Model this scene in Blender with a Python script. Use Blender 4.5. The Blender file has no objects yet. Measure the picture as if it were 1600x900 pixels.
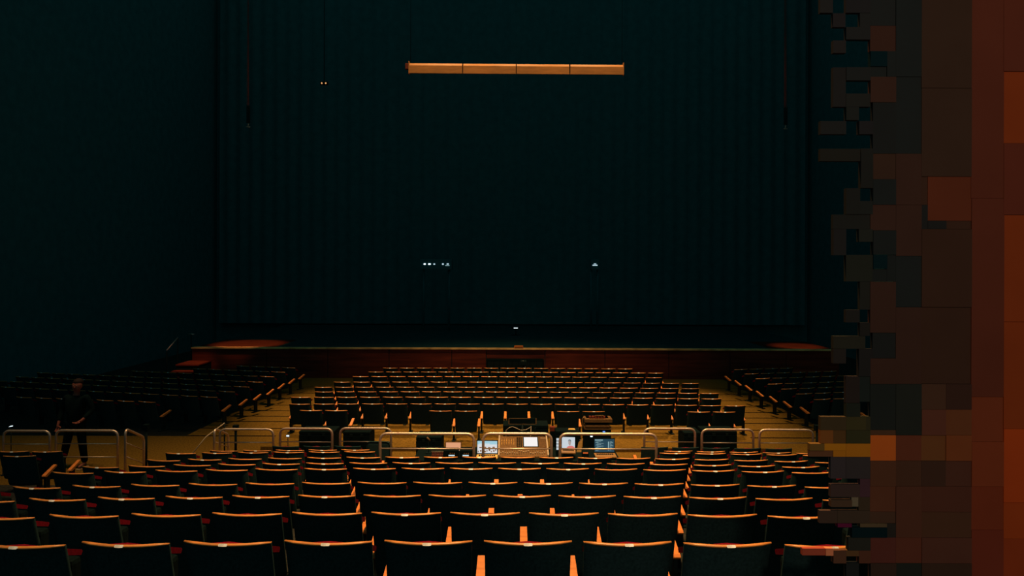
import bpy, bmesh, math, random
from mathutils import Vector, Matrix
random.seed(7)
R = math.radians
SC = bpy.context.scene
COL = SC.collection

# ------------------------------------------------------------------ camera
FPX, HOR, EYE, ROLL = 1067.0, 420.0, 3.95, R(0.22)
cam_d = bpy.data.cameras.new('camera')
cam_d.sensor_fit = 'HORIZONTAL'; cam_d.sensor_width = 36.0
cam_d.lens = 36.0 * FPX / 1600.0
cam_d.shift_y = -(450.0 - HOR) / 1600.0
cam_d.clip_start = 0.05; cam_d.clip_end = 200
cam = bpy.data.objects.new('camera', cam_d); COL.objects.link(cam)
cam.matrix_world = Matrix.Translation((0, 0, EYE)) @ Matrix.Rotation(R(90), 4, 'X') @ Matrix.Rotation(ROLL, 4, 'Z')
SC.camera = cam

# ------------------------------------------------------------------ world: a dim blue-green dark
W = bpy.data.worlds.new('world'); SC.world = W; W.use_nodes = True
W.node_tree.nodes['Background'].inputs[0].default_value = (0.30, 0.95, 1.0, 1)
W.node_tree.nodes['Background'].inputs[1].default_value = 0.105

# ------------------------------------------------------------------ house lamps and added spots
def spot(name, loc, target, power, angle, blend, color=(1, .60, .25), radius=.25):
    d = bpy.data.lights.new(name, 'SPOT'); d.energy = power; d.color = color
    d.spot_size = R(angle); d.spot_blend = blend; d.shadow_soft_size = radius
    o = bpy.data.objects.new(name, d); COL.objects.link(o); o.location = loc
    o.rotation_euler = (Vector(target) - Vector(loc)).to_track_quat('-Z', 'Y').to_euler()
    return o
spot('house_lamp_near', (0.3, 5.2, 13.0), (0.5, 7.2, 1.0), 8400, 64, .9)
for x in (-2.5, 0.0, 2.5): spot('house_lamp_aisle', (x, 12.9, 14.2), (x * .3, 13.3, 0.0), 2850, 66, 1.0)
for x in (-9.6, -7.3, -5.0): spot('house_lamp_aisle_left', (x, 12.3, 14.0), (x - .2, 12.9, 0.0), 1150, 41, 1.0)
for x in (4.6, 6.8): spot('house_lamp_aisle_right', (x, 12.3, 14.0), (x, 12.9, 0.0), 2000, 46, 1.0)
spot('house_lamp_front_left', (-6.6, 21.0, 13.4), (-2.3, 19.6, 0.0), 8800, 47, .55)
spot('house_lamp_front_right', (6.8, 21.0, 13.4), (2.5, 19.6, 0.0), 8800, 47, .55)
spot('beam_fill_left', (-2.3, 19.0, 13.6), (-2.2, 20.15, 9.8), 1050, 50, .9)  # three unseen spots added to brighten the hanging beam
spot('beam_fill_middle', (0.1, 19.0, 13.6), (0.1, 20.15, 9.8), 1050, 50, .9)
spot('beam_fill_right', (2.5, 19.0, 13.6), (2.4, 20.15, 9.8), 1050, 50, .9)
spot('wall_fill', (1.3, -2.6, 6.3), (2.35, 3.3, 3.9), 365, 44, .35, (1, .74, .52))  # added spot that lights only the made-up mosaic wall
spot('steps_fill', (-9.6, 22.0, 6.5), (-11.65, 24.9, .3), 900, 15, .5, (1, .42, .16))  # extra unseen spot, added so the stage steps are not black
spot('stage_lamp_left', (-9.2, 23.5, 7.5), (-10.4, 27.0, .9), 2400, 22, .35, (1, .42, .16))
spot('stage_lamp_right', (10.6, 23.5, 7.5), (11.3, 27.0, .9), 2000, 16, .35, (1, .42, .16))

SC.view_settings.view_transform = 'Standard'
SC.view_settings.look = 'None'
SC.view_settings.exposure = 0.0
SC.view_settings.gamma = 1.0
SC.view_settings.use_curve_mapping = False

# ------------------------------------------------------------------ helpers
def lin(c):
    c /= 255.0
    return c / 12.92 if c <= .04045 else ((c + .055) / 1.055) ** 2.4

def material(name, col, rough=.7, metal=0.0, spec=.2, noise=0.0, scale=20.0, stretch=None, emit=None, estr=1.0, bump=0.0):
    m = bpy.data.materials.new(name); m.use_nodes = True
    nt = m.node_tree; b = nt.nodes['Principled BSDF']
    b.inputs['Base Color'].default_value = (*col, 1)
    b.inputs['Roughness'].default_value = rough
    b.inputs['Metallic'].default_value = metal
    b.inputs['Specular IOR Level'].default_value = spec
    if noise or bump:
        tc = nt.nodes.new('ShaderNodeTexCoord')
        mp = nt.nodes.new('ShaderNodeMapping'); nt.links.new(tc.outputs['Object'], mp.inputs[0])
        if stretch: mp.inputs['Scale'].default_value = stretch
        n = nt.nodes.new('ShaderNodeTexNoise'); n.inputs['Scale'].default_value = scale
        n.inputs['Detail'].default_value = 4
        nt.links.new(mp.outputs[0], n.inputs['Vector'])
        if noise:
            r = nt.nodes.new('ShaderNodeValToRGB')
            r.color_ramp.elements[0].position = .3; r.color_ramp.elements[1].position = .7
            r.color_ramp.elements[0].color = (*[c * (1 - noise) for c in col], 1)
            r.color_ramp.elements[1].color = (*[min(1, c * (1 + noise)) for c in col], 1)
            nt.links.new(n.outputs['Fac'], r.inputs[0]); nt.links.new(r.outputs[0], b.inputs['Base Color'])
        if bump:
            bp = nt.nodes.new('ShaderNodeBump'); bp.inputs['Strength'].default_value = bump
            bp.inputs['Distance'].default_value = .01
            nt.links.new(n.outputs['Fac'], bp.inputs['Height']); nt.links.new(bp.outputs[0], b.inputs['Normal'])
    if emit:
        b.inputs['Emission Color'].default_value = (*emit, 1)
        b.inputs['Emission Strength'].default_value = estr
    return m

M = {}
M['curtain'] = material('black_drape', (.025, .110, .118), .95, spec=.02, noise=.12, scale=3)
M['black_fabric'] = material('black_fabric', (.017, .037, .039), .95, spec=.02, noise=.25, scale=60)
M['black_wall'] = material('black_wall', (.027, .125, .136), .95, spec=.02, noise=.12, scale=3)
M['black_metal'] = material('black_metal', (.005, .013, .014), .6, spec=.1, noise=.2, scale=40)
M['black_plastic'] = material('black_plastic', (.004, .010, .011), .85, spec=.03, noise=.2, scale=50)
M['wood'] = material('honey_wood', (.60, .185, .034), .5, spec=.25, noise=.22, scale=9, stretch=(1.2, 1.2, 9))
M['cap_wood'] = material('cap_wood', (.62, .23, .052), .38, spec=.45, noise=.25, scale=8, stretch=(1, 8, 8))
M['red'] = material('red_velvet', (.17, .005, .014), .9, spec=.05, noise=.2, scale=70)
M['plate'] = material('plate_metal', (.85, .85, .80), .45, spec=.5, noise=.35, scale=70, stretch=(1, .05, .05))
M['carpet'] = material('brown_carpet', (.132, .073, .0125), .95, spec=.02, noise=.38, scale=28, bump=.5)
M['terrace'] = material('dark_terrace', (.030, .030, .026), .95, spec=.02, noise=.3, scale=20)
M['dark_strip'] = material('strip_dark', (.006, .005, .004), .9, spec=.02, noise=.2, scale=40)
M['steel'] = material('rail_steel', (.66, .49, .38), .42, metal=.74, noise=.12, scale=30)
M['stage_wood'] = material('stage_red_wood', (.13, .022, .009), .55, spec=.2, noise=.5, scale=1.2, stretch=(.5, 1, 6))
M['stage_edge'] = material('stage_edge_wood', (.80, .44, .15), .5, spec=.2, noise=.4, scale=2.5, stretch=(1, 1, 1))
M['deck_unlit'] = material('unlit_stage_deck', (.011, .044, .048), .95, spec=.02, noise=.12, scale=3)  # rest of the deck, its unlit darkness put into the colour
M['deck'] = material('lit_stage_deck', (.06, .014, .006), .7, spec=.05, noise=.35, scale=2, stretch=(1, 4, 1))  # red tone of the deck where light pools on it
M['beam'] = material('beam_board', (.50, .205, .048), .5, spec=.3, noise=.14, scale=5, stretch=(.6, 3, 3))
M['tan'] = material('tan_metal', (.15, .075, .023), .5, spec=.3, noise=.3, scale=35)
M['deck_tan'] = material('laptop_deck', (.28, .15, .05), .5, spec=.2, noise=.1, scale=30)
M['pale'] = material('pale_trim', (.42, .32, .22), .5, spec=.3, noise=.15, scale=30)
M['paper'] = material('warm_paper', (.75, .42, .12), .8, spec=.1, noise=.2, scale=30)
M['paper_dark'] = material('brown_panel', (.10, .05, .018), .6, noise=.6, scale=60)
M['maroon_box'] = material('maroon_box', (.16, .03, .015), .8, noise=.2, scale=30)
M['skin'] = material('skin', (.26, .075, .05), .6, spec=.2, noise=.1, scale=30)
M['hair'] = material('dark_hair', (.02, .012, .01), .8, noise=.3, scale=60)
M['cloth'] = material('dark_clothing', (.004, .010, .011), .95, spec=.02, noise=.2, scale=40)
M['shoe'] = material('dark_shoe', (.03, .02, .015), .6, noise=.2, scale=40)
M['sole'] = material('pale_sole', (.6, .42, .24), .7, noise=.1, scale=40)
M['eye'] = material('eye_white', (.22, .17, .14), .3, noise=.05, scale=50)
M['lcd_white'] = material('lit_white_screen', (.02, .02, .02), .4, emit=(.93, .90, .90), estr=.95)
M['lcd_pale'] = material('lit_pale_screen', (.02, .02, .02), .4, emit=(.66, .74, .80), estr=.85)
M['lcd_grey'] = material('lit_grey_shape', (.02, .02, .02), .4, emit=(.22, .27, .31), estr=.8)
M['lcd_skin'] = material('lit_skin_shape', (.02, .02, .02), .4, emit=(.50, .42, .40), estr=.8)
M['lcd_red'] = material('lit_red_shape', (.02, .02, .02), .4, emit=(.75, .20, .18), estr=.9)
M['lcd_sky'] = material('lit_sky_band', (.02, .02, .02), .4, emit=(.42, .74, .86), estr=.8)
M['lcd_cloud'] = material('lit_cloud_band', (.02, .02, .02), .4, emit=(.85, .88, .9), estr=.8)
M['lcd_brown'] = material('lit_brown_block', (.02, .02, .02), .4, emit=(.25, .11, .05), estr=.8)
M['lcd_teal'] = material('lit_teal_screen', (.02, .02, .02), .4, emit=(.012, .055, .085), estr=1.0)
M['lcd_text'] = material('lit_pale_text', (.02, .02, .02), .4, emit=(.30, .48, .52), estr=.8)
M['lcd_peach'] = material('lit_peach_screen', (.02, .02, .02), .4, emit=(.90, .42, .22), estr=.8)
M['led_white'] = material('led_white', (.05, .05, .05), .4, emit=(.75, .92, 1), estr=1.6)
M['led_blue'] = material('led_blue', (.05, .05, .05), .4, emit=(.12, .30, 1), estr=1.3)
M['led_warm'] = material('led_warm', (.05, .05, .05), .4, emit=(1, .50, .18), estr=.9)
M['led_orange'] = material('led_orange', (.05, .05, .05), .4, emit=(1, .16, .02), estr=.6)
M['led_cool'] = material('led_cool', (.05, .05, .05), .4, emit=(.55, .75, .85), estr=1.0)

def P(px, py, D):
    """a point of the photograph (1600x900) set at its real distance D from the camera"""
    dx, dy = px - 800.0, py - 450.0
    c, s = math.cos(ROLL), math.sin(ROLL)
    x, y = dx * c + dy * s, -dx * s + dy * c
    return Vector((x * D / FPX, D, EYE - (y + 450.0 - HOR) * D / FPX))

def mesh_of(bm, name, mats, smooth=False):
    me = bpy.data.meshes.new(name); bm.normal_update(); bm.to_mesh(me); bm.free()
    if not isinstance(mats, (list, tuple)): mats = [mats]
    for m in mats: me.materials.append(m)
    if smooth:
        for p in me.polygons: p.use_smooth = True
    return me

def link(name, me, parent=None):
    o = bpy.data.objects.new(name, me); COL.objects.link(o)
    if parent: o.parent = parent
    return o

def obj(name, bm, mats, parent=None, smooth=False):
    return link(name, mesh_of(bm, name, mats, smooth), parent)

def tag(o, label=None, cat=None, group=None, kind=None):
    if label: o['label'] = label
    if cat: o['category'] = cat
    if group: o['group'] = group
    if kind: o['kind'] = kind
    return o

def thing(name, label, cat, loc=(0, 0, 0), rz=0, group=None):
    o = bpy.data.objects.new(name, None); COL.objects.link(o)
    o.empty_display_size = .1; o.location = loc; o.rotation_euler = (0, 0, rz)
    return tag(o, label, cat, group)

def box(bm, x0, x1, y0, y1, z0, z1, bevel=0, mi=0, mat=None):
    r = bmesh.ops.create_cube(bm, size=1.0)
    vs = r['verts']
    for v in vs:
        v.co = Vector(((x0 + x1) / 2 + v.co.x * (x1 - x0), (y0 + y1) / 2 + v.co.y * (y1 - y0), (z0 + z1) / 2 + v.co.z * (z1 - z0)))
    fs = {f for v in vs for f in v.link_faces}
    for f in fs: f.material_index = mi
    if bevel:
        es = list({e for v in vs for e in v.link_edges})
        rb = bmesh.ops.bevel(bm, geom=es, offset=bevel, segments=2, affect='EDGES', profile=.6)
        vs = list({v for f in rb['faces'] for v in f.verts} | {v for v in vs if v.is_valid})
    if mat is not None: bmesh.ops.transform(bm, matrix=mat, verts=vs)
    return vs

def prism(bm, poly, x0, x1, axis='X', mi=0):
    """poly in the plane across the axis, extruded along it"""
    def mk(a, p):
        return {'X': (a, p[0], p[1]), 'Y': (p[0], a, p[1]), 'Z': (p[0], p[1], a)}[axis]
    A = [bm.verts.new(mk(x0, p)) for p in poly]; B = [bm.verts.new(mk(x1, p)) for p in poly]
    n = len(poly)
    fs = [bm.faces.new(A), bm.faces.new(list(reversed(B)))]
    for i in range(n): fs.append(bm.faces.new((A[i], B[i], B[(i + 1) % n], A[(i + 1) % n])))
    for f in fs: f.material_index = mi
    bmesh.ops.recalc_face_normals(bm, faces=fs)
    return A + B

def tube(bm, pts, r, n=10, mi=0):
    pts = [Vector(p) for p in pts]; rings = []
    up = None
    for i, p in enumerate(pts):
        t = (pts[min(i + 1, len(pts) - 1)] - pts[max(i - 1, 0)]).normalized()
        if up is None: up = t.orthogonal().normalized()
        up = (up - t * up.dot(t)).normalized(); sd = t.cross(up)
        rings.append([bm.verts.new(p + (up * math.cos(a) + sd * math.sin(a)) * r) for a in [2 * math.pi * k / n for k in range(n)]])
    fs = []
    for a, b in zip(rings, rings[1:]):
        for k in range(n): fs.append(bm.faces.new((a[k], a[(k + 1) % n], b[(k + 1) % n], b[k])))
    fs.append(bm.faces.new(rings[0][::-1])); fs.append(bm.faces.new(rings[-1]))
    for f in fs: f.material_index = mi; f.smooth = True

def rounded(pts, r, n=5):
    """fillet the inner corners of a polyline"""
    pts = [Vector(p) for p in pts]; out = [pts[0]]
    for a, b, c in zip(pts, pts[1:], pts[2:]):
        u, v = (a - b).normalized(), (c - b).normalized()
        p, q = b + u * r, b + v * r
        for k in range(n + 1):
            t = k / n
            out.append(p * (1 - t) ** 2 + b * 2 * t * (1 - t) + q * t ** 2)
    out.append(pts[-1]); return out

ORD = ['zeroth', 'first', 'second', 'third', 'fourth', 'fifth', 'sixth', 'seventh', 'eighth', 'ninth', 'tenth', 'eleventh', 'twelfth',
       'thirteenth', 'fourteenth', 'fifteenth', 'sixteenth', 'seventeenth', 'eighteenth', 'nineteenth', 'twentieth', 'twenty-first', 'twenty-second']

# ================================================================== SETTING
ROW_D = [3.79, 4.80, 5.835, 6.86, 7.875, 8.88, 9.885, 10.89, 11.83, 12.42]
ROW_F = [1.703, 1.502, 1.283, 1.073, .920, .700, .497, .306, .09, .0]
FR_D = [15.85, 16.8, 17.9, 18.8, 19.8, 20.9, 21.9, 22.8]
FR_F = [.088, .066, 0, -.035, -.06, -.075, -.085, -.09]

floor = thing('floor', None, None); tag(floor, kind='structure')
bm = bmesh.new()
box(bm, -16, 16, -4, 37, -.6, -.2); obj('base_slab', bm, M['terrace'], floor)
bm = bmesh.new()
box(bm, -16, 16, 12.0, 16.0, -.2, 0); obj('cross_aisle', bm, M['carpet'], floor)
for k in range(9):
    bm = bmesh.new()
    y0 = ROW_D[k] - .45; y1 = ROW_D[k + 1] - .45 if k < 8 else 12.0
    if k == 0: y0 = 2.0
    if k < 7:
        box(bm, -16, 8, y0, y1, -.2, ROW_F[k])
        obj('terrace', bm, M['terrace'], floor)
    else:
        box(bm, -7.0, -2.2, y0, y1, -.2, ROW_F[k]); obj('terrace', bm, M['terrace'], floor)
        bm = bmesh.new(); box(bm, 2.3, 8, y0, y1, -.2, ROW_F[k]); obj('terrace', bm, M['terrace'], floor)
bm = bmesh.new(); box(bm, -16, 8, -4, 2.0, -.2, 1.87); obj('terrace', bm, M['terrace'], floor)
bm = bmesh.new(); box(bm, -2.2, 2.3, 10.95, 12.0, -.2, 0); obj('console_floor', bm, M['carpet'], floor)
bm = bmesh.new(); box(bm, -2.2, 2.3, ROW_D[7] - .45, 10.95, -.2, ROW_F[6]); obj('terrace', bm, M['terrace'], floor)
bm = bmesh.new(); box(bm, -16, -7.0, ROW_D[7] - .45, 11.15, -.2, .26); obj('terrace', bm, M['terrace'], floor)
bm = bmesh.new(); box(bm, -16, -7.0, 11.15, 12.0, -.2, .115); obj('terrace', bm, M['terrace'], floor)
for j in range(8):
    bm = bmesh.new()
    y0 = 14.75 if j == 0 else FR_D[j] - .4; y1 = FR_D[j + 1] - .4 if j < 7 else 25.2
    box(bm, -5.42, 5.5, y0, y1, -.2, FR_F[j]); obj('seat_platform', bm, M['carpet'], floor)
# stepped aisles either side of the front seats: the shadow line before each tread is a dark strip
TD = [16.0, 16.8, 17.6, 18.3, 19.06, 19.9, 20.9, 21.95, 23.2, 25.2]
for sx in (-1, 1):
    xa, xb = (-7.05, -5.42) if sx < 0 else (5.5, 7.2)
    for i in range(len(TD) - 1):
        z = -.008 - .012 * i
        bm = bmesh.new(); box(bm, xa - .6 if sx < 0 else xa, xb if sx < 0 else xb + .6, TD[i] + .13, TD[i + 1], -.2, z)
        t = obj('tread', bm, M['carpet'], floor)
        bm = bmesh.new(); box(bm, xa - .6 if sx < 0 else xa, xb if sx < 0 else xb + .6, TD[i], TD[i] + .13, -.2, z - .004)
        obj('dark_strip', bm, M['dark_strip'], t)

# walls
def flat_wall(name, x0, x1, y0, y1, z0=-.2, z1=21):
    bm = bmesh.new(); box(bm, x0, x1, y0, y1, z0, z1)
    return tag(obj(name, bm, M['black_wall']), kind='structure')
flat_wall('wall_back', -16, 16, 37, 37.3)
flat_wall('wall_left', -16.3, -16, 3, 37.3)
flat_wall('wall_far_right', 16, 16.3, 3, 37.3)
# black stage drape with folds hanging in front of the back wall
bm = bmesh.new(); N = 260; top = []; bot = []
for i in range(N + 1):
    x = -15.6 + 31.2 * i / N
    y = 36.4 + .05 * math.sin(i * 1.15) + .015 * math.sin(i * 2.9)
    top.append(bm.verts.new((x, y, 20.5))); bot.append(bm.verts.new((x, y, 1.0)))
for i in range(N): bm.faces.new((bot[i], bot[i + 1], top[i + 1], top[i]))
d = obj('stage_curtain', bm, M['curtain'], smooth=True)
tag(d, 'tall black pleated curtain closing the back of the dark stage', 'curtain')

# stage
ST_D, ST_Z = 25.6, .93
stage = thing('stage', 'wide dark stage with red-brown front and pale wooden edge', 'stage', (0, ST_D, 0))
bm = bmesh.new(); box(bm, -9.0, 9.9, .06, 11.3, -.2, ST_Z); obj('deck', bm, M['deck_unlit'], stage)
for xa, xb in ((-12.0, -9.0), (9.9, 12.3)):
    bm = bmesh.new(); box(bm, xa, xb, .06, 3.1, -.2, ST_Z); obj('lit_patch', bm, M['deck'], stage)  # pool of light on the deck, built as a redder slab
    bm = bmesh.new(); box(bm, xa, xb, 3.1, 11.3, -.2, ST_Z); obj('deck', bm, M['deck_unlit'], stage)
bm = bmesh.new(); box(bm, -12.0, 12.3, -.06, .20, ST_Z - .012, ST_Z + .04, .008); obj('edge_board', bm, M['stage_edge'], stage)
xs = [-12.0, -9.2, -6.9, -4.6, -2.25, -.95, 1.25, 3.5, 5.9, 8.2, 10.3, 12.3]
for a, b in zip(xs, xs[1:]):
    bm = bmesh.new()
    recess = (a == -.95)
    box(bm, a + .012, b - .012, .02 if not recess else .045, .07, -.18, ST_Z - .03 if not recess else ST_Z - .03, .006)
    obj('front_panel', bm, M['stage_wood'], stage)
# dark loudspeaker-like opening in the middle of the stage front
o = thing('front_fill_cabinet', 'black low cabinet standing against the middle of the stage front', 'cabinet', (.13, 25.3, -.2))
bm = bmesh.new(); box(bm, -1.06, 1.06, -.2, .22, 0, .80, .015); obj('body', bm, M['black_plastic'], o)
bm = bmesh.new()
for k in range(9): box(bm, -1.0 + k * .225, -.8 + k * .225, -.215, -.195, .06, .74)
obj('grille', bm, M['black_metal'], o)
o = thing('footlight_box', 'small honey-coloured box sitting on the middle of the stage edge', 'box', tuple(P(810.5, 545, ST_D)))
o.location.z = ST_Z + .04
bm = bmesh.new(); prism(bm, [(-.18, 0), (.18, 0), (.165, .085), (.13, .1), (-.13, .1), (-.165, .085)], -.04, .16, 'Y'); obj('cover', bm, M['wood'], o)
bm = bmesh.new(); box(bm, -.15, .15, -.05, -.038, .015, .03); obj('slot', bm, M['black_metal'], o)
# steps up to the stage at its left end
steps = thing('stage_steps', 'three red-brown wooden steps leading up to the left end of the stage', 'steps', (-11.62, 23.75, -.2))
for k, (z, y0, y1) in enumerate([(.30, 0, .35), (.48, .35, .7), (.68, .7, 1.8)]):
    bm = bmesh.new(); box(bm, -.42, .40, y0, y1, z - .05, z, .006); t = obj('tread', bm, M['stage_wood'], steps)
    bm = bmesh.new(); box(bm, -.40, .38, y0 + .04, y1, 0, z - .05); obj('riser', bm, M['black_metal'], t)
hr = thing('stair_handrail', 'thin slanting metal handrail beside the red stage steps', 'handrail', (-12.34, 24.4, -.2))
a, b = P(260.5, 547.5, 24.4), P(278, 527.5, 25.2)
org = Vector(hr.location)
bm = bmesh.new(); tube(bm, [a - org, b - org], .022, 8); obj('rail', bm, M['steel'], hr)
for p in (a, b):
    bm = bmesh.new(); q = p - org; tube(bm, [(q.x, q.y, 0), (q.x, q.y, q.z - .01)], .02, 8); obj('post', bm, M['black_metal'], hr)
hr = thing('landing_handrail', 'short level metal rail on a dark post past the stage steps', 'handrail', tuple(P(299, 522, 26.5)))
hr.location.z = -.2; org = Vector(hr.location)
a, b = P(294.5, 522, 26.5), P(303.5, 522.4, 26.5)
bm = bmesh.new(); tube(bm, [a - org, b - org], .02, 8); obj('rail', bm, M['steel'], hr)
bm = bmesh.new(); q = (a + b) / 2 - org; tube(bm, [(q.x, q.y, 0), (q.x, q.y, q.z)], .02, 8); obj('post', bm, M['black_metal'], hr)

# ------------------------------------------------------------------ added wall standing in for a pixel mosaic, its glow in the block colours
WD = 3.3
WALL_CAL = .25
wall = thing('mosaic_wall', None, None); tag(wall, kind='structure')
bm = bmesh.new()
a, b = P(1404, 450, WD), P(1800, 450, WD)
box(bm, a.x, b.x, WD + .022, WD + .22, ROW_F[0] - .05, 6.2); obj('mosaic_backing', bm, M['black_wall'], wall)
MOSAIC_BLOCKS = """1518 0 1568 310 55 21 12|1518 310 1568 620 55 21 12|1518 620 1568 690 70 26 12|1518 690 1568 760 74 27 12|1518 760 1568 828 70 24 11|1518 828 1568 920 66 22 12
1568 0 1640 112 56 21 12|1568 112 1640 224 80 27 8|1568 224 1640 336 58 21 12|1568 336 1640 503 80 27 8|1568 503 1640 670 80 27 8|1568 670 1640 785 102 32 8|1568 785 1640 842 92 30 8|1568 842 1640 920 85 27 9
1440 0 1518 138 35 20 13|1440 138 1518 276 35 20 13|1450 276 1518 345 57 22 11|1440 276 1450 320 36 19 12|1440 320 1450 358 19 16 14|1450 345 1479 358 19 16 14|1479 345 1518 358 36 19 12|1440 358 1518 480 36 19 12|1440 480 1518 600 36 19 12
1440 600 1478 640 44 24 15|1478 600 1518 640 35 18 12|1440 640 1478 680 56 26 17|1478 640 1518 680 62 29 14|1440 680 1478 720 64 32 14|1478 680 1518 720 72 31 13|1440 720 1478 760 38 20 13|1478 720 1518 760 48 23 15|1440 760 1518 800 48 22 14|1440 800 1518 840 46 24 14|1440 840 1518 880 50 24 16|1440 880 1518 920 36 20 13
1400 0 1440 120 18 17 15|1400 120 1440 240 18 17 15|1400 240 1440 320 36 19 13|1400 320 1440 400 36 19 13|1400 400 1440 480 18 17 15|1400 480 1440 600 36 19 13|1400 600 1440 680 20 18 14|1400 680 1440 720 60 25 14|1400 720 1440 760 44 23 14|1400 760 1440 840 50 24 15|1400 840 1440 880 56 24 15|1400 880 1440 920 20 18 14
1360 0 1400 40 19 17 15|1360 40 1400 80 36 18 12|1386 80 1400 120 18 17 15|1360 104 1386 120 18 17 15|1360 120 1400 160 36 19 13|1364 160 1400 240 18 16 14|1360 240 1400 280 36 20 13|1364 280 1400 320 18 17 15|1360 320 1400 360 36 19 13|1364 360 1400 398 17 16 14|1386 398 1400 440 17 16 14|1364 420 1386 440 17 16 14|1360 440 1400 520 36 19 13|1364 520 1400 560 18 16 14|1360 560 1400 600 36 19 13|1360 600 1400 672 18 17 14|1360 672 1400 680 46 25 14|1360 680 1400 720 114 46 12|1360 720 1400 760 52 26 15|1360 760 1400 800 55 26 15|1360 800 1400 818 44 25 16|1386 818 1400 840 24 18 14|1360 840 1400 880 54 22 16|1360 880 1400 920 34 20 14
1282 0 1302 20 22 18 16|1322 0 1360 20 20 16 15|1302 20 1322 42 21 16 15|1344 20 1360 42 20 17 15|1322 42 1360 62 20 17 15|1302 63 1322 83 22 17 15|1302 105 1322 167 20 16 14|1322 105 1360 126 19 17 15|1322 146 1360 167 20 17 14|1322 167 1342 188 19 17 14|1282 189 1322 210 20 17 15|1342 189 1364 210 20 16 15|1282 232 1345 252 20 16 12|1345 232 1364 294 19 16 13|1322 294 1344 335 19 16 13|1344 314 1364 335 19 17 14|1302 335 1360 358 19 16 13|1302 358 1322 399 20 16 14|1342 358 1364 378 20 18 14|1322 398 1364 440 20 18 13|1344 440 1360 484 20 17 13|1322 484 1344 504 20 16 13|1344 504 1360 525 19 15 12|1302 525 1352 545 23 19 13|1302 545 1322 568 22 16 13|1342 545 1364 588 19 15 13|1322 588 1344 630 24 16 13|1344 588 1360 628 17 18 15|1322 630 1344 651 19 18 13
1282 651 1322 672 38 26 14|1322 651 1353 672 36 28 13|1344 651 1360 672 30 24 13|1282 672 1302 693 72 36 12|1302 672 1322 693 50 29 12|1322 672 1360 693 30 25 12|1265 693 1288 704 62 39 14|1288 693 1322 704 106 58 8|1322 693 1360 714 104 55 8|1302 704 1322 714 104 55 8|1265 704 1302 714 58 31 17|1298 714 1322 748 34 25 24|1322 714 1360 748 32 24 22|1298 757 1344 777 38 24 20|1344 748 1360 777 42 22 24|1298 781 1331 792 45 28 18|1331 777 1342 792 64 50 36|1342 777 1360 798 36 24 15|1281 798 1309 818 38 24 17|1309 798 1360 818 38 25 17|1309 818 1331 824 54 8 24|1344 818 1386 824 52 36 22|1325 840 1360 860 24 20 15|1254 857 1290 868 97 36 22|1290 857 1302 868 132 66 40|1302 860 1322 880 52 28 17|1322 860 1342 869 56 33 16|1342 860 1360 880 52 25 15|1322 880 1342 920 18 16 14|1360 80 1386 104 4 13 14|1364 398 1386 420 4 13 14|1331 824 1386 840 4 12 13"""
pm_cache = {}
for line in MOSAIC_BLOCKS.split('\n'):
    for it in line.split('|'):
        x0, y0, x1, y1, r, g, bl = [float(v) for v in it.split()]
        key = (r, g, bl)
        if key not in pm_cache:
            # block colour: mosaic tone with its warm glow, scaled for the added spot
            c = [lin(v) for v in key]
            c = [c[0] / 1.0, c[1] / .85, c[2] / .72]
            pm_cache[key] = material('mosaic_tone', tuple(min(.9, v / WALL_CAL) for v in c), .85, spec=.03, noise=.05, scale=4)
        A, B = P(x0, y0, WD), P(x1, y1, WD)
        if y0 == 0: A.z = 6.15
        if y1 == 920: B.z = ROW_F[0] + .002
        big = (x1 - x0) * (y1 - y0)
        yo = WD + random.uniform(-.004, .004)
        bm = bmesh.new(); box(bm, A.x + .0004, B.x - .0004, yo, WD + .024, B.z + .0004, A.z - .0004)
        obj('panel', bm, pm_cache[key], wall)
for i in range(4):   # the added wall goes on to the right of the frame
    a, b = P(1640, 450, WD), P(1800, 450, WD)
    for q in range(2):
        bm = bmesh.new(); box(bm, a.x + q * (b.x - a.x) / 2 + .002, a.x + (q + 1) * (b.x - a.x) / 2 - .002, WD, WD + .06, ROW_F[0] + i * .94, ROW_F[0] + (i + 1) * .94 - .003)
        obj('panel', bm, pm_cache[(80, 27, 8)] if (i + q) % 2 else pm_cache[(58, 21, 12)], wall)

# ================================================================== THEATRE SEATS
PITCH = .56
HW = .243
def yc(u): return .046 * (u / HW) ** 2
US = [-HW + 2 * HW * i / 8 for i in range(9)]

def bm_backrest(n=8):
    bm = bmesh.new()
    us = [-HW + 2 * HW * i / n for i in range(n + 1)]
    zs = [(.712, 1), (.70, 1), (.48, .995), (.26, .985), (.22, .95)]
    fr, bk = [], []
    for z, s in zs:
        sl = (.712 - z) * .26
        bk.append([bm.verts.new((u * s, yc(u) + sl, z)) for u in us])
        fr.append([bm.verts.new((u * s, yc(u) + sl + .022, z)) for u in us])
    for j in range(len(zs) - 1):
        for i in range(n):
            bm.faces.new((bk[j][i], bk[j + 1][i], bk[j + 1][i + 1], bk[j][i + 1]))
            bm.faces.new((fr[j][i], fr[j][i + 1], fr[j + 1][i + 1], fr[j + 1][i]))
        for i in (0, n):
            bm.faces.new((bk[j][i], fr[j][i], fr[j + 1][i], bk[j + 1][i]) if i == 0 else (bk[j][i], bk[j + 1][i], fr[j + 1][i], fr[j][i]))
    for i in range(n):
        bm.faces.new((bk[0][i], bk[0][i + 1], fr[0][i + 1], fr[0][i]))
        bm.faces.new((bk[-1][i], fr[-1][i], fr[-1][i + 1], bk[-1][i + 1]))
    return bm

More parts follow.
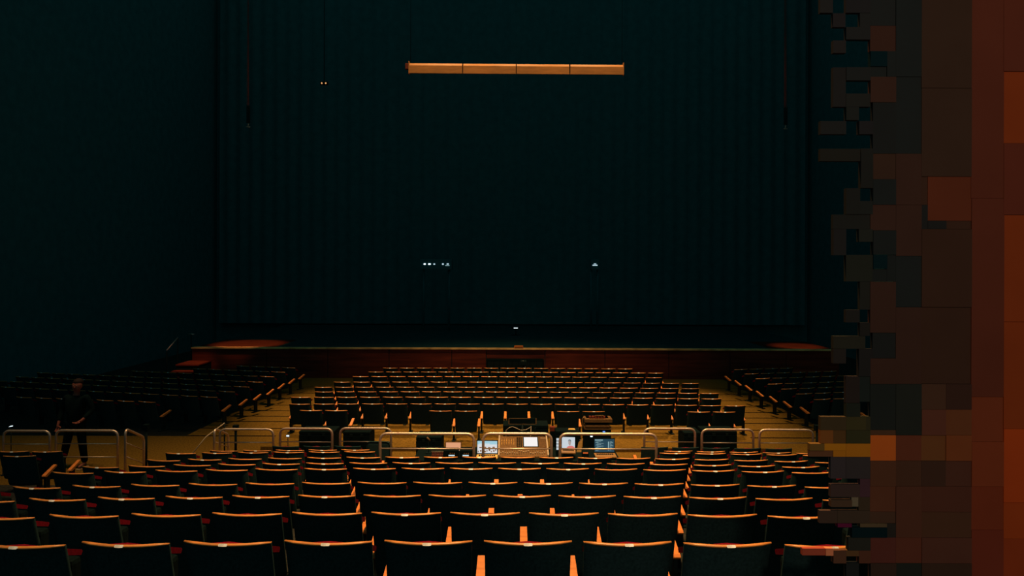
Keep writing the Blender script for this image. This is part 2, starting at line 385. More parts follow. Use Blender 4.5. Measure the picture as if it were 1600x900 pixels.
def bm_cap(n=8):
    bm = bmesh.new()
    prof = [(-.007, .710), (-.010, .7125), (-.010, .7175), (-.005, .7215), (.003, .723), (.011, .7215), (.017, .717), (.017, .710)]
    w = HW + .004
    rings = []
    for i in range(n + 1):
        u = -w + 2 * w * i / n
        e = 1.0 if 0 < i < n else .6
        rings.append([bm.verts.new((u, yc(u) + .0075 + (p - .0075) * e, .713 + (z - .713) * e)) for p, z in prof])
    for a, b in zip(rings, rings[1:]):
        for k in range(len(prof)): bm.faces.new((a[k], a[(k + 1) % 8], b[(k + 1) % 8], b[k]))
    bm.faces.new(rings[0][::-1]); bm.faces.new(rings[-1])
    bmesh.ops.recalc_face_normals(bm, faces=bm.faces)
    return bm

def bm_plate():
    bm = bmesh.new()
    pts = []
    for k in range(12):
        a = 2 * math.pi * k / 12
        pts.append((max(-.019, min(.019, .04 * math.cos(a))) + .006 * math.cos(a), .0085 * math.sin(a)))
    prism(bm, pts, -.0022, .0022, 'Y')
    bmesh.ops.transform(bm, matrix=Matrix.Translation((0, -.0098, .7195)) @ Matrix.Rotation(R(-42), 4, 'X'), verts=bm.verts)
    return bm

def bm_headrest():
    bm = bmesh.new()
    prism(bm, [(.066, .688), (.10, .676), (.205, .630), (.212, .618), (.20, .600), (.12, .632), (.075, .650)], -.236, .236, 'X')
    # low crown just showing above the middle of the cap
    prism(bm, [(-.13, .67), (.13, .67), (.10, .7), (.0, .7085), (-.10, .7)], .03, .07, 'Y')
    return bm

def bm_cushion():
    bm = bmesh.new(); box(bm, -.175, .175, .21, .30, .24, .56, .03); return bm
def bm_back_pad():
    bm = bmesh.new(); box(bm, -.15, .15, .155, .185, .26, .60, .012); return bm

def bm_arm(dx=PITCH / 2):
    """a flat wooden arm board, low at the back and rising towards the stage"""
    bm = bmesh.new()
    w = .026
    prof = [(.19, .345), (.205, .36), (.49, .452), (.505, .445), (.505, .425), (.25, .33), (.20, .33)]
    vs = prism(bm, prof, dx - w, dx + w, 'X')
    for v in vs: v.co.x = dx + (v.co.x - dx) * (1.0 + (.505 - v.co.y) * .55)
    return bm
def bm_leg(dx=PITCH / 2):
    bm = bmesh.new()
    box(bm, dx - .016, dx + .016, .22, .34, .02, .335, .004)
    box(bm, dx - .04, dx + .04, .14, .42, 0, .022, .004)
    return bm

SEAT_MESH = {
    'backrest': mesh_of(bm_backrest(), 'backrest', M['black_fabric'], True),
    'wood_cap': mesh_of(bm_cap(), 'wood_cap', M['cap_wood'], True),
    'number_plate': mesh_of(bm_plate(), 'number_plate', M['plate']),
    'headrest': mesh_of(bm_headrest(), 'headrest', M['red']),
    'back_pad': mesh_of(bm_back_pad(), 'back_pad', M['red']),
    'seat_cushion': mesh_of(bm_cushion(), 'seat_cushion', M['black_plastic']),
    'armrest': mesh_of(bm_arm(), 'armrest', M['wood']),
    'leg': mesh_of(bm_leg(), 'leg', M['black_metal']),
}
END_ARM = mesh_of(bm_arm(-PITCH / 2), 'armrest', M['wood'])
END_LEG = mesh_of(bm_leg(-PITCH / 2), 'leg', M['black_metal'])
def flat_shade(me):
    for p in me.polygons: p.use_smooth = False
NEAR_PARTS = ['backrest', 'wood_cap', 'number_plate', 'headrest', 'back_pad', 'seat_cushion', 'armrest', 'leg']
FAR_PARTS = ['backrest', 'wood_cap', 'number_plate', 'headrest', 'armrest', 'leg']
UNCAPPED = ['backrest', 'headrest', 'seat_cushion', 'leg']

def build_seat(parts):
    r = bpy.data.objects.new('theatre_seat', None); r.empty_display_size = .1
    ch = [bpy.data.objects.new(p, SEAT_MESH[p]) for p in parts]
    return r, ch
PROTO = {'near': build_seat(NEAR_PARTS), 'far': build_seat(FAR_PARTS), 'plain': build_seat(UNCAPPED)}
def place_seat(kind, x, y, z, rz, label, group, end_left=False, plate=True):
    r0, ch0 = PROTO[kind]
    r = r0.copy(); COL.objects.link(r)
    r.location = (x, y, z); r.rotation_euler = (0, 0, rz)
    tag(r, label, 'seat', group)
    for c in ch0:
        if c.name.startswith('number_plate') and not plate: continue
        d = c.copy(); COL.objects.link(d); d.parent = r
    if end_left:
        for n, me in (('armrest', END_ARM), ('leg', END_LEG)): link(n, me, r)
    return r

def px_of(x, y): return 800 + x * FPX / y
NEAR_NAME = ['nearest row', 'second nearest row', 'third nearest row', 'fourth nearest row', 'fifth nearest row', 'sixth nearest row', 'seventh nearest row']
NO_PLATE = {(0, 99), (1, -4), (1, 1), (1, -3)}
for k in range(7):
    g = -.33 if k % 2 == 0 else .17
    first = -9 if k % 2 == 0 else -10
    n = 0
    for i in range(first, 10):
        x = (g + i + .5) * PITCH
        y = ROW_D[k] - .0095 * x * x
        if px_of(x + .28, y) < -30 or px_of(x - .28, y) > 1352 or x > 5.4: continue
        n += 1
        lab = 'wood-capped theatre seat, %s, %s from the left %s' % (NEAR_NAME[k], ORD[n], 'aisle' if k >= 4 else 'edge')
        rnd = random.random()
        place_seat('near', x, y, ROW_F[k], .019 * x, lab, 'seats in the ' + NEAR_NAME[k], i == first, (k == 0) or (k, i) not in NO_PLATE and rnd < .72)
SIDE_NAME = {7: 'row beside the near rails', 8: 'row before the far rails'}
for k in (7, 8):
    g = -.33 if k % 2 == 0 else .17
    for side in ('left', 'right'):
        rng = (range(-10, -4) if k == 7 else range(-9, -4)) if side == 'left' else (range(4, 9) if k == 7 else range(5, 10))
        n = 0
        for i in rng:
            x = (g + i + .5) * PITCH; y = ROW_D[k] - .006 * x * x
            if px_of(x, y) > 1345: continue
            n += 1
            place_seat('near', x, y, ROW_F[k], .012 * x, 'capped seat in %s side block, %s, %s from left' % (side, SIDE_NAME[k], ORD[n]),
                       'side block seats before the far rails', i == rng[0], random.random() < .9)
for side, rng in (('left', range(-8, -5)), ('right', range(4, 9))):
    n = 0
    for i in rng:
        x = (.17 + i + .5) * PITCH; y = ROW_D[9] - .004 * x * x
        n += 1
        place_seat('plain', x, y, 0.0, .01 * x, 'uncapped black seat against the %s far rails, %s from left' % (side, ORD[n]),
                   'black seats against the far rails', i == rng[0])
# two rows of the left block beyond the aisle
for j, (x, y, z) in enumerate([(-7.85, 11.5, .115), (-8.41, 11.5, .115), (-7.74, 10.7, .26)]):
    s = place_seat('near', x, y, z, .05, ['wood-capped seat before the left rail, slanted orange armrest, aisle end of farther row',
                                          'wood-capped seat cut by left picture edge before the leftmost rail',
                                          'wood-capped seat at far left, nearer row, long slanted orange armrest'][j], 'seats before the leftmost rails')
# front block, eight rows beyond the cross-aisle
FRN = ['rearmost row', 'second row from behind', 'third row from behind', 'fourth row from behind', 'fifth row from behind', 'third row from the stage', 'second row from the stage', 'row next to the stage']
total = 0
for j in range(8):
    g = -.26 if j % 2 == 0 else .27
    a, b = (-9, 10) if j % 2 == 0 else (-10, 9)
    if j >= 5: a, b = a + 1, b - (1 if j < 7 else 2)
    if j == 7: a += 1
    n = 0
    for i in range(a, b):
        x = (g + i + .5) * PITCH; y = FR_D[j] - .004 * x * x
        n += 1; total += 1
        place_seat('far', x, y, FR_F[j], .008 * x, 'small dark seat, front block, %s, %s from left' % (FRN[j], ORD[n]), 'seats of the front block', i == a)
for q, (c, nm) in enumerate([(-7.42, 'far left pair'), (-2.30, 'centre left pair'), (2.74, 'centre right pair'), (7.9, 'far right pair')]):
    for s in (0, 1):
        x = (c - .5 + s) * PITCH
        place_seat('far', x, 15.05, .088, 0, '%s seat of the %s standing behind the front block' % (('left', 'right')[s], nm), 'seat pairs behind the front block')

# the dim side blocks beyond the aisles: past the 300 seats that show largest, kept as one mass each
def seat_mass_arrays():
    V, F, MI = [], [], []
    mats = [M['black_fabric'], M['cap_wood'], M['plate'], M['red'], M['wood'], M['black_metal']]
    for p, mi in (('backrest', 0), ('wood_cap', 1), ('number_plate', 2), ('headrest', 3), ('armrest', 4), ('leg', 5)):
        me = SEAT_MESH[p]; base = len(V)
        V += [v.co.copy() for v in me.vertices]
        for f in me.polygons: F.append([base + i for i in f.vertices]); MI.append(mi)
    return V, F, MI, mats
SV, SF, SMI, SMATS = seat_mass_arrays()
ENDS = [(-7.72, 17.0), (-7.25, 17.2), (-7.12, 17.95), (-7.02, 18.67), (-6.94, 19.45), (-6.95, 20.4), (-6.93, 21.3), (-6.9, 22.2)]
def side_block(mirror, label, ncols):
    V, F, MI = [], [], []
    ang = R(16)
    for r_, (xe, de) in enumerate(ENDS):
        for i in range(ncols if r_ else 7):
            if r_ == 0: xx, dd = xe - 1.0 - i * PITCH * .98, de - .75 + i * PITCH * .15
            else: xx, dd = xe - .28 - i * PITCH * math.cos(ang), de - .3 + i * PITCH * math.sin(ang) * .75
            if dd > 24.3 or xx < -15.2 or (r_ == 7 and xx < -9.3) or (r_ == 6 and xx < -10.4) or (r_ == 5 and xx < -11.6): continue
            base = len(V); mt = Matrix.Translation((xx, dd, .03)) @ Matrix.Rotation(-ang, 4, 'Z')
            for v in SV:
                w = mt @ v
                V.append((0.2 - w.x, w.y, w.z) if mirror else (w.x, w.y, w.z))
            for f, mi in zip(SF, SMI):
                if mi == 4 and i > 0: continue
                F.append([base + q for q in (f[::-1] if mirror else f)]); MI.append(mi)
    me = bpy.data.meshes.new('seat_rows'); me.from_pydata(V, [], F)
    for m in SMATS: me.materials.append(m)
    me.polygons.foreach_set('material_index', MI)
    me.update()
    o = link('seat_rows', me)
    return tag(o, label, 'seats', kind='stuff')
side_block(False, 'dim rows of dark seats left of the left carpeted aisle, glinting plates', 14)
side_block(True, 'dim rows of dark seats right of the right carpeted aisle', 10)

# ================================================================== GUARD RAILS
def guard_rail(x0, x1, ytop, D, zf, mids, label, group, r=.022, fr=.12):
    a, b = P(x0, ytop, D), P(x1, ytop, D)
    zt = (a.z + b.z) / 2
    c = (a + b) / 2
    t = thing('guard_rail', label, 'railing', (c.x, D, zf), 0, group)
    h = zt - zf - r; w = (b.x - a.x) / 2 - r
    bm = bmesh.new(); tube(bm, rounded([(-w, 0, 0), (-w, 0, h), (w, 0, h), (w, 0, 0)], fr, 7), r, 12); obj('frame', bm, M['steel'], t)
    for n, m in enumerate(mids):
        bm = bmesh.new(); tube(bm, [(-w, 0, h - m), (w, 0, h - m)], .011, 8); obj('crossbar', bm, M['steel'], t)
    for s in (-1, 1):
        bm = bmesh.new(); bmesh.ops.create_cone(bm, segments=14, radius1=.05, radius2=.045, depth=.014, cap_ends=True, matrix=Matrix.Translation((s * w, 0, .007)))
        obj('foot_plate', bm, M['black_metal'], t)
    return t
FRD = 12.93
g = 'guard rails along the cross-aisle'
guard_rail(4, 80, 671.5, FRD, 0, [.25, .50], 'leftmost tubular metal guard rail, cut short by the picture edge', g)
guard_rail(86, 186, 671.0, FRD, 0, [.25, .50], 'metal guard rail in front of the standing man', g)
guard_rail(342, 429, 669, FRD, 0, [.25, .50], 'metal guard rail at the foot of the left carpeted aisle', g)
guard_rail(436, 521, 668, FRD, 0, [.25, .50], 'metal guard rail in the left block with a small lit display behind it', g)
guard_rail(530, 613, 667.5, FRD, 0, [.25, .50], 'metal guard rail overlapping the left end of the near centre rail', g)
guard_rail(1005, 1088, 668, FRD, 0, [.25, .50], 'metal guard rail overlapping the right end of the near centre rail', g)
guard_rail(1095, 1179, 669.5, FRD, 0, [.25, .50], 'metal guard rail second from the right, below the last seat pair', g)
guard_rail(1185, 1272, 670, FRD, 0, [.25, .50], 'rightmost metal guard rail at the foot of the right aisle', g)
g2 = 'near centre guard rails'
guard_rail(592, 743, 675.5, 10.72, ROW_F[6], [.235, .47], 'near metal guard rail left of the mixing console', g2)
guard_rail(753, 864, 675.5, 10.72, ROW_F[6], [.235, .47], 'near metal guard rail directly in front of the mixing console', g2)
guard_rail(873, 1028, 676.0, 10.72, ROW_F[6], [.235, .47], 'near metal guard rail in front of the laptops right of the console', g2)
# short end-on rails beside the aisle mouths
def end_rail(pa, Da, pb, Db, tx, label):
    a, b = P(*pa, Da), P(*pb, Db)
    t = thing('end_rail', label, 'railing', (a.x, a.y, 0), 0, 'short rails set along the aisle')
    q = b - Vector((a.x, a.y, 0)); h0 = a.z - .022
    bm = bmesh.new(); tube(bm, rounded([(0, 0, 0), (0, 0, h0), (q.x, q.y, q.z - .022), (q.x, q.y, 0)], .12, 6), .022, 12); obj('frame', bm, M['steel'], t)
    for m in (.25, .50):
        bm = bmesh.new(); tube(bm, [(0, 0, h0 - m), (q.x, q.y, q.z - .022 - m)], .011, 8); obj('crossbar', bm, M['steel'], t)
    return t
end_rail((196, 668), 12.3, (225, 681), 12.95, 0, 'short metal rail set end-on between the standing man and the aisle')
end_rail((335, 668), 12.9, (357, 677), 13.6, 0, 'short metal rail set end-on at the left aisle, beside the cord')
for px, py, D, lab in ((228.5, 663, 13.3, 'thin dark post with square head behind the left end-on rail'),
                       (368.5, 664, 14.0, 'thin dark post with square head behind the left aisle rail'),
                       (1277, 664, 13.4, 'thin dark post with square head at the right aisle rail')):
    p = P(px, py, D)
    t = thing('barrier_post', lab, 'post', (p.x, D, 0))
    bm = bmesh.new(); tube(bm, [(0, 0, 0.01), (0, 0, p.z - .04)], .026, 10); obj('pole', bm, M['black_metal'], t)
    bm = bmesh.new(); box(bm, -.05, .05, -.05, .05, p.z - .11, p.z, .008); obj('head', bm, M['black_plastic'], t)
    bm = bmesh.new(); bmesh.ops.create_cone(bm, segments=20, radius1=.16, radius2=.15, depth=.02, cap_ends=True, matrix=Matrix.Translation((0, 0, .01))); obj('base', bm, M['black_metal'], t)
# slanting barrier rod between post and rail
a, b = P(322, 682.5, 14.0), P(351, 661, 14.4)
t = thing('slanting_pole', 'thin pale pole leaning behind the left aisle rail', 'pole', (a.x, a.y, 0))
bm = bmesh.new(); q = b - Vector((a.x, a.y, 0)); tube(bm, [(-.35, -.1, .012), (0, 0, a.z), tuple(q)], .012, 8); obj('shaft', bm, M['pale'], t)
bm = bmesh.new(); tube(bm, [(q.x, q.y, 0), (q.x, q.y, q.z)], .016, 8); obj('upright', bm, M['black_metal'], t)

# ================================================================== CONTROL POSITION
def quad_plate(bm, o, ux, uy, w0, w1, h0, h1, t0, t1, mi=0):
    """box on a tilted board: o origin, ux/uy in-plane unit vectors, thickness along their normal"""
    n = ux.cross(uy).normalized()
    vs = []
    for t in (t0, t1):
        for (w, h) in ((w0, h0), (w1, h0), (w1, h1), (w0, h1)):
            vs.append(bm.verts.new(o + ux * w + uy * h + n * t))
    A, B = vs[:4], vs[4:]
    fs = [bm.faces.new(A[::-1]), bm.faces.new(B)] + [bm.faces.new((A[i], A[(i + 1) % 4], B[(i + 1) % 4], B[i])) for i in range(4)]
    for f in fs: f.material_index = mi

desk = thing('control_desk', 'long black control desk standing under the console and laptops', 'desk', (0.0, 12.55, 0))
bm = bmesh.new(); box(bm, -1.75, 1.95, -.42, .52, .50, .54, .006); obj('desktop', bm, M['black_plastic'], desk)
for x in (-1.7, -.05, 1.9):
    bm = bmesh.new(); box(bm, x - .025, x + .025, -.38, .48, 0, .50); obj('leg', bm, M['black_metal'], desk)
bm = bmesh.new(); box(bm, -1.75, 1.95, .49, .52, .12, .50); obj('modesty_panel', bm, M['black_plastic'], desk)
DT = .54
# mixing console
con = thing('mixing_console', 'broad tan mixing console with bright white screen and rows of faders', 'mixing console', (.22, 12.3, DT))
CW = .445
bm = bmesh.new()
prism(bm, [(0, 0), (.72, 0), (.72, .215), (0, .03)], -CW, CW, 'X'); obj('body', bm, M['tan'], con)
co = Vector((-CW, 0, .03)); cux = Vector((1, 0, 0)); cuy = Vector((0, .72, .185)).normalized(); CL = math.hypot(.72, .185)
for nm, (w0, w1) in (('left_cheek', (-.015, .012)), ('right_cheek', (2 * CW - .012, 2 * CW + .015))):
    bm = bmesh.new(); quad_plate(bm, co, cux, cuy, w0, w1, 0, CL, -.03, .03); obj('cheek', bm, M['pale'], con)
bm = bmesh.new(); quad_plate(bm, co, cux, cuy, .46, .715, .36, .70, 0, .008); sc_ = obj('screen', bm, M['lcd_white'], con)
bm = bmesh.new(); quad_plate(bm, co, cux, cuy, .44, .735, .34, .72, 0, .004); obj('screen_bezel', bm, M['black_plastic'], con)
bm = bmesh.new(); quad_plate(bm, co, cux, cuy, .745, .875, .32, .72, 0, .006); obj('control_strip', bm, M['paper_dark'], con)
bm = bmesh.new()
for i in range(3):
    for j in range(9): quad_plate(bm, co, cux, cuy, .325 + i * .035, .35 + i * .035, .34 + j * .042, .36 + j * .042, 0, .008)
tag(obj('button_field', bm, M['black_plastic'], con), kind='stuff')
bm = bmesh.new()
for i in range(6):
    for j in range(4): quad_plate(bm, co, cux, cuy, .04 + i * .045, .055 + i * .045, .42 + j * .06, .435 + j * .06, 0, .014)
tag(obj('knob_field', bm, M['paper'], con), kind='stuff')
bm = bmesh.new()
for i in range(20): quad_plate(bm, co, cux, cuy, .03 + i * .042, .035 + i * .042, .06, .28, 0, .003)
tag(obj('fader_slots', bm, M['black_plastic'], con), kind='stuff')
for i in range(20):
    h = .10 + .02 * math.sin(i * 1.7) + (.05 if 8 <= i < 13 else 0)
    bm = bmesh.new(); quad_plate(bm, co, cux, cuy, .022 + i * .042, .043 + i * .042, h, h + .025, 0, .018); obj('fader', bm, M['pale'], con)
for i in range(5):
    bm = bmesh.new(); quad_plate(bm, co, cux, cuy, .78 + i * .02, .79 + i * .02, .66, .675, 0, .01); obj('status_lamp', bm, M['led_warm'], con)

def laptop(name, label, cat, px0, px1, py0, py1, D, deck_mat, screen, deco, rz=0, deckdepth=.24):
    a, b = P(px0, py1, D), P(px1, py0, D)
    w = (b.x - a.x) / 2; h = b.z - a.z
    zb = a.z - .012
    t = thing(name, label, cat, ((a.x + b.x) / 2, D, DT), rz)
    lift = max(.0, zb - DT)
    bm = bmesh.new(); box(bm, -w - .01, w + .01, -deckdepth, .0, max(0, lift - .03), lift - .008, .004); base = obj('base', bm, deck_mat, t)
    if lift > .035:
        bm = bmesh.new(); box(bm, -w * .8, w * .8, -deckdepth * .9, -.02, 0, lift - .03); obj('riser_stand', bm, M['black_plastic'], t)
    bm = bmesh.new()
    for i in range(9):
        for j in range(4): box(bm, -w * .85 + i * w * .19, -w * .85 + i * w * .19 + w * .15, -.10 + j * .022 - .03, -.10 + j * .022 - .014, lift - .008, lift - .004)
    tag(obj('keys', bm, M['black_plastic'], base), kind='stuff')
    bm = bmesh.new(); box(bm, -w - .012, w + .012, 0.0, .014, lift - .01, lift + .012 + h + .012, .003); lid = obj('lid', bm, M['black_plastic'], t)
    bm = bmesh.new(); box(bm, -w, w, -.003, .0, lift + .012, lift + .012 + h); obj('screen', bm, screen, t)
    for nm, mat, u0, u1, v0, v1 in deco:
        bm = bmesh.new(); box(bm, -w + 2 * w * u0, -w + 2 * w * u1, -.005, -.003, lift + .012 + h * v0, lift + .012 + h * v1); obj(nm, bm, mat, lid)
    return t, lid, w, h, lift
# picture of a pale town under a blue sky
deco = [('sky_band', M['lcd_sky'], 0, 1, .72, 1), ('cloud_band', M['lcd_cloud'], .1, .62, .66, .80)]
for i in range(9):
    deco.append(('dark_patch', M['lcd_brown'], .02 + i * .11, .07 + i * .11 + .03 * (i % 2), .08 + .05 * (i % 3), .20 + .06 * (i % 3)))
for i in range(4): deco.append(('dark_patch', M['lcd_brown'], .10 + i * .22, .22 + i * .22, .42, .50 + .03 * (i % 2)))
laptop('laptop', 'laptop showing a pale town under a blue sky, left of the console', 'laptop', 746, 777, 689, 708, 12.45, M['paper'], M['lcd_cloud'], deco)
# portrait picture: head and shoulders of a person in red
t, lid, w, h, lift = laptop('laptop', 'laptop with a pale head-and-shoulders picture, right of the console', 'laptop', 878, 898.5, 683, 700, 12.45, M['deck_tan'], M['lcd_pale'], [], R(-5))
z0 = lift + .012
def blob(name, pts, mat, y0=-.006, y1=-.0035):
    bm = bmesh.new(); prism(bm, [(-w + 2 * w * u, z0 + h * v) for u, v in pts], y0, y1, 'Y'); obj(name, bm, mat, lid)
blob('picture_shoulders', [(.36, .0), (.42, .12), (.55, .2), (.78, .22), (.95, .12), (1, 0)], M['lcd_red'])
blob('picture_head', [(.56, .24), (.50, .42), (.50, .62), (.58, .74), (.68, .72), (.70, .5), (.66, .26)], M['lcd_skin'])
blob('picture_hair', [(.46, .60), (.50, .76), (.60, .82), (.70, .74), (.71, .52), (.66, .62), (.56, .70)], M['lcd_grey'], -.008, -.006)
# code-like teal display
deco = [('title_bar', M['lcd_text'], .02, .42, .88, .96), ('side_column', M['lcd_text'], .68, .74, .12, .80)]
for i in range(11): deco.append(('text_line', M['lcd_text'], .05 + .04 * (i % 3), .20 + .13 * ((i * 7) % 3), .10 + i * .068, .125 + i * .068))
for i in range(9): deco.append(('text_line', M['lcd_text'], .78, .84 + .05 * ((i * 5) % 3), .14 + i * .08, .17 + i * .08))
laptop('laptop', 'laptop with a dark teal screen of text, rightmost on the desk', 'laptop', 929, 960, 686, 706, 12.45, M['deck_tan'], M['lcd_teal'], deco, 0, .26)
# tablet with peach screen
a, b = P(697, 704, 12.5), P(720, 691.5, 12.5); w = (b.x - a.x) / 2
t = thing('tablet', 'small tablet with a peach lit screen on the left of the desk', 'tablet', ((a.x + b.x) / 2, 12.5, DT))
bm = bmesh.new(); box(bm, -w - .01, w + .01, 0, .015, a.z - DT - .01, b.z - DT + .01, .004); obj('case', bm, M['tan'], t)
bm = bmesh.new(); box(bm, -w, w, -.003, 0, a.z - DT + .025, b.z - DT); obj('screen', bm, M['lcd_peach'], t)
bm = bmesh.new(); box(bm, -w, w, -.003, 0, a.z - DT, a.z - DT + .018); obj('screen_footer', bm, M['lcd_peach'], t)
bm = bmesh.new(); prism(bm, [(0.015, 0), (.12, 0), (.015, b.z - DT - .03)], -.02, .02, 'X'); obj('stand', bm, M['black_plastic'], t)
bm = bmesh.new(); box(bm, -.03, .03, 0, .015, 0, a.z - DT); obj('foot', bm, M['black_plastic'], t)
# two small rack units with lit display strips
for (x0, x1, lab) in ((693, 716, 'black rack unit with a lit white display strip under the tablet'), (718, 739, 'black rack unit with a lit white display strip right of the tablet')):
    a, b = P(x0, 714, 12.2), P(x1, 704, 12.2)
    t = thing('rack_unit', lab, 'electronic unit', ((a.x + b.x) / 2, 12.2, DT), 0, 'rack units on the desk')
    w = (b.x - a.x) / 2
    bm = bmesh.new(); box(bm, -w, w, 0, .2, 0, b.z - DT, .004); obj('case', bm, M['black_plastic'], t)
    zc = P(0, 709, 12.2).z - DT
    c0 = P(x0 + (8 if x0 < 700 else 5), 709, 12.2).x - (a.x + b.x) / 2
    bm = bmesh.new(); box(bm, c0, c0 + .11, -.004, 0, zc - .008, zc + .010); obj('display', bm, M['led_cool'], t)
    for i in range(3):
        bm = bmesh.new(); bmesh.ops.create_cone(bm, segments=10, radius1=.01, radius2=.009, depth=.014, cap_ends=True, matrix=Matrix.Translation((c0 + .03 + i * .035, -.007, zc + .035)) @ Matrix.Rotation(R(90), 4, 'X')); obj('knob', bm, M['tan'], t)
# low keyboard-like panel left of them
a, b = P(672, 713, 12.2), P(692, 706, 12.2)
t = thing('keypad', 'dark keypad with a thin pale rim left of the rack units', 'keypad', ((a.x + b.x) / 2, 12.2, DT))
w = (b.x - a.x) / 2
bm = bmesh.new(); prism(bm, [(0, 0), (.2, 0), (.2, .09), (0, .02)], -w, w, 'X'); obj('body', bm, M['black_plastic'], t)
bm = bmesh.new(); tube(bm, [(-w, .2, .09), (w, .2, .09)], .004, 6); obj('rim', bm, M['pale'], t)
bm = bmesh.new()
for i in range(7):
    for j in range(3): box(bm, -w + .02 + i * .03, -w + .04 + i * .03, .03 + j * .05, .06 + j * .05, .03 + j * .018, .045 + j * .018)
tag(obj('keys', bm, M['maroon_box'], t), kind='stuff')
# narrow lit strip display left of the portrait laptop
a, b = P(869.5, 704, 12.45), P(874, 685, 12.45)
t = thing('strip_display', 'narrow upright display with white lit segments beside the portrait laptop', 'display', ((a.x + b.x) / 2, 12.46, DT), 0)
w = (b.x - a.x) / 2
bm = bmesh.new(); box(bm, -w - .008, w + .008, 0, .03, 0, b.z - DT + .01, .003); obj('case', bm, M['black_plastic'], t)
for i in range(4):
    z = a.z - DT + i * (b.z - a.z) / 4
    bm = bmesh.new(); box(bm, -w, w, -.003, 0, z + .012, z + (b.z - a.z) / 4); obj('segment', bm, M['lcd_pale'], t)
# small orange-lit switch box
a = P(915, 706, 12.3)
t = thing('switch_box', 'small box with an orange lit top between the two right laptops', 'switch box', (a.x, 12.3, DT))
bm = bmesh.new(); box(bm, -.06, .06, 0, .08, 0, a.z - DT, .004); obj('case', bm, M['black_plastic'], t)
bm = bmesh.new(); box(bm, -.045, .045, -.003, 0, a.z - DT - .03, a.z - DT - .008); obj('lamp', bm, M['led_orange'], t)
# monitor with a pale frame behind the console
a, b = P(794.5, 663, 13.25), P(838.5, 653.5, 13.25); w = (b.x - a.x) / 2; cz = a.z
t = thing('flat_monitor', 'dark flat monitor with a thin pale frame standing behind the console', 'monitor', ((a.x + b.x) / 2, 13.25, 0))
bm = bmesh.new(); box(bm, -w, w, 0, .03, a.z, b.z, .004); obj('panel', bm, M['black_plastic'], t)
for (x0, x1, z0, z1) in ((-w, w * .55, b.z - .012, b.z), (-w, w, a.z, a.z + .01), (-w, -w + .02, a.z, b.z), (w - .02, w, a.z, b.z)):
    bm = bmesh.new(); box(bm, x0, x1, -.008, 0, z0, z1, .002); obj('bezel', bm, M['tan'], t)
bm = bmesh.new(); tube(bm, [(0, .02, 0.01), (0, .02, a.z)], .025, 10); obj('stand', bm, M['black_metal'], t)
bm = bmesh.new(); box(bm, -.22, .22, -.12, .16, 0, .02, .004); obj('foot', bm, M['black_metal'], t)
# equipment rack with pale shelves
a, b = P(909, 672, 13.3), P(957, 651, 13.3); cx = (a.x + b.x) / 2; w = (b.x - a.x) / 2
t = thing('equipment_rack', 'two-tier pale equipment rack with a bent tube side, right of the console', 'rack', (cx, 13.3, 0))
def zz(py): return P(930, py, 13.3).z
for (p0, p1, w0, w1) in ((655, 660.5, -w + .06, w), (665, 668, -w + .07, w - .05), (670, 671.5, -w + .04, w)):
    bm = bmesh.new(); box(bm, w0, w1, 0, .30, zz(p1), zz(p0), .006); obj('shelf', bm, M['tan'], t)
bm = bmesh.new(); tube(bm, rounded([(-w + .06, 0, zz(652.5)), (-w + .01, 0, zz(653)), (-w + .015, 0, zz(662)), (-w + .05, 0, zz(671))], .04, 5), .012, 8); obj('side_tube', bm, M['tan'], t)
bm = bmesh.new(); box(bm, -w + .05, w - .02, .02, .30, 0, zz(671.5)); obj('cabinet', bm, M['black_plastic'], t)
bm = bmesh.new(); box(bm, -w + .10, w - .06, .10, .29, zz(671), zz(655)); obj('back_box', bm, M['black_plastic'], t)
for i in range(6):
    bm = bmesh.new(); box(bm, -w + .15 + i * .055, -w + .19 + i * .055, .05, .12, zz(655), zz(651.5), .003); obj('socket', bm, M['maroon_box'], t)
bm = bmesh.new(); box(bm, -.03, .13, .05, .09, zz(651), zz(650.2)); obj('top_strip', bm, M['tan'], t)
for px, py, mt in ((944, 675, 'led_blue'), (924.5, 682.3, 'led_white')):
    p = P(px, py, 13.29) - Vector((cx, 13.3, 0))
    bm = bmesh.new(); box(bm, p.x - .022, p.x + .022, -.0, .024, p.z - .009, p.z + .009); obj('lamp', bm, M[mt], t)
# small lit display left, seen through a far rail
p = P(449.8, 681, 13.3)
t = thing('small_display', 'tiny white lit display on a dark stand behind the left far rail', 'display', (p.x, 13.3, 0))
bm = bmesh.new(); box(bm, -.035, .035, 0, .02, p.z - .022, p.z + .022, .003); obj('case', bm, M['black_plastic'], t)
bm = bmesh.new(); box(bm, -.026, .026, -.003, 0, p.z - .013, p.z + .013); obj('screen', bm, M['led_white'], t)
bm = bmesh.new(); tube(bm, [(0, .01, .01), (0, .01, p.z - .02)], .008, 8); obj('stand', bm, M['black_metal'], t)
bm = bmesh.new(); box(bm, -.08, .08, -.06, .08, 0, .012); obj('foot', bm, M['black_metal'], t)
p = P(17, 666, 13.6)
t = thing('small_display', 'tiny blue-white lit display on a dark stand above the leftmost rail', 'display', (p.x, 13.6, 0), R(10))
bm = bmesh.new(); box(bm, -.05, .05, 0, .02, p.z - .022, p.z + .022, .003); obj('case', bm, M['black_plastic'], t)
bm = bmesh.new(); prism(bm, [(-.036, -.012), (.036, -.004), (.036, .014), (-.01, .006)], -.003, 0, 'Y')
for v in bm.verts: v.co.z += p.z
obj('screen', bm, M['led_white'], t)
bm = bmesh.new(); tube(bm, [(0, .01, .01), (0, .01, p.z - .02)], .008, 8); obj('stand', bm, M['black_metal'], t)
bm = bmesh.new(); box(bm, -.08, .08, -.06, .08, 0, .012); obj('foot', bm, M['black_metal'], t)
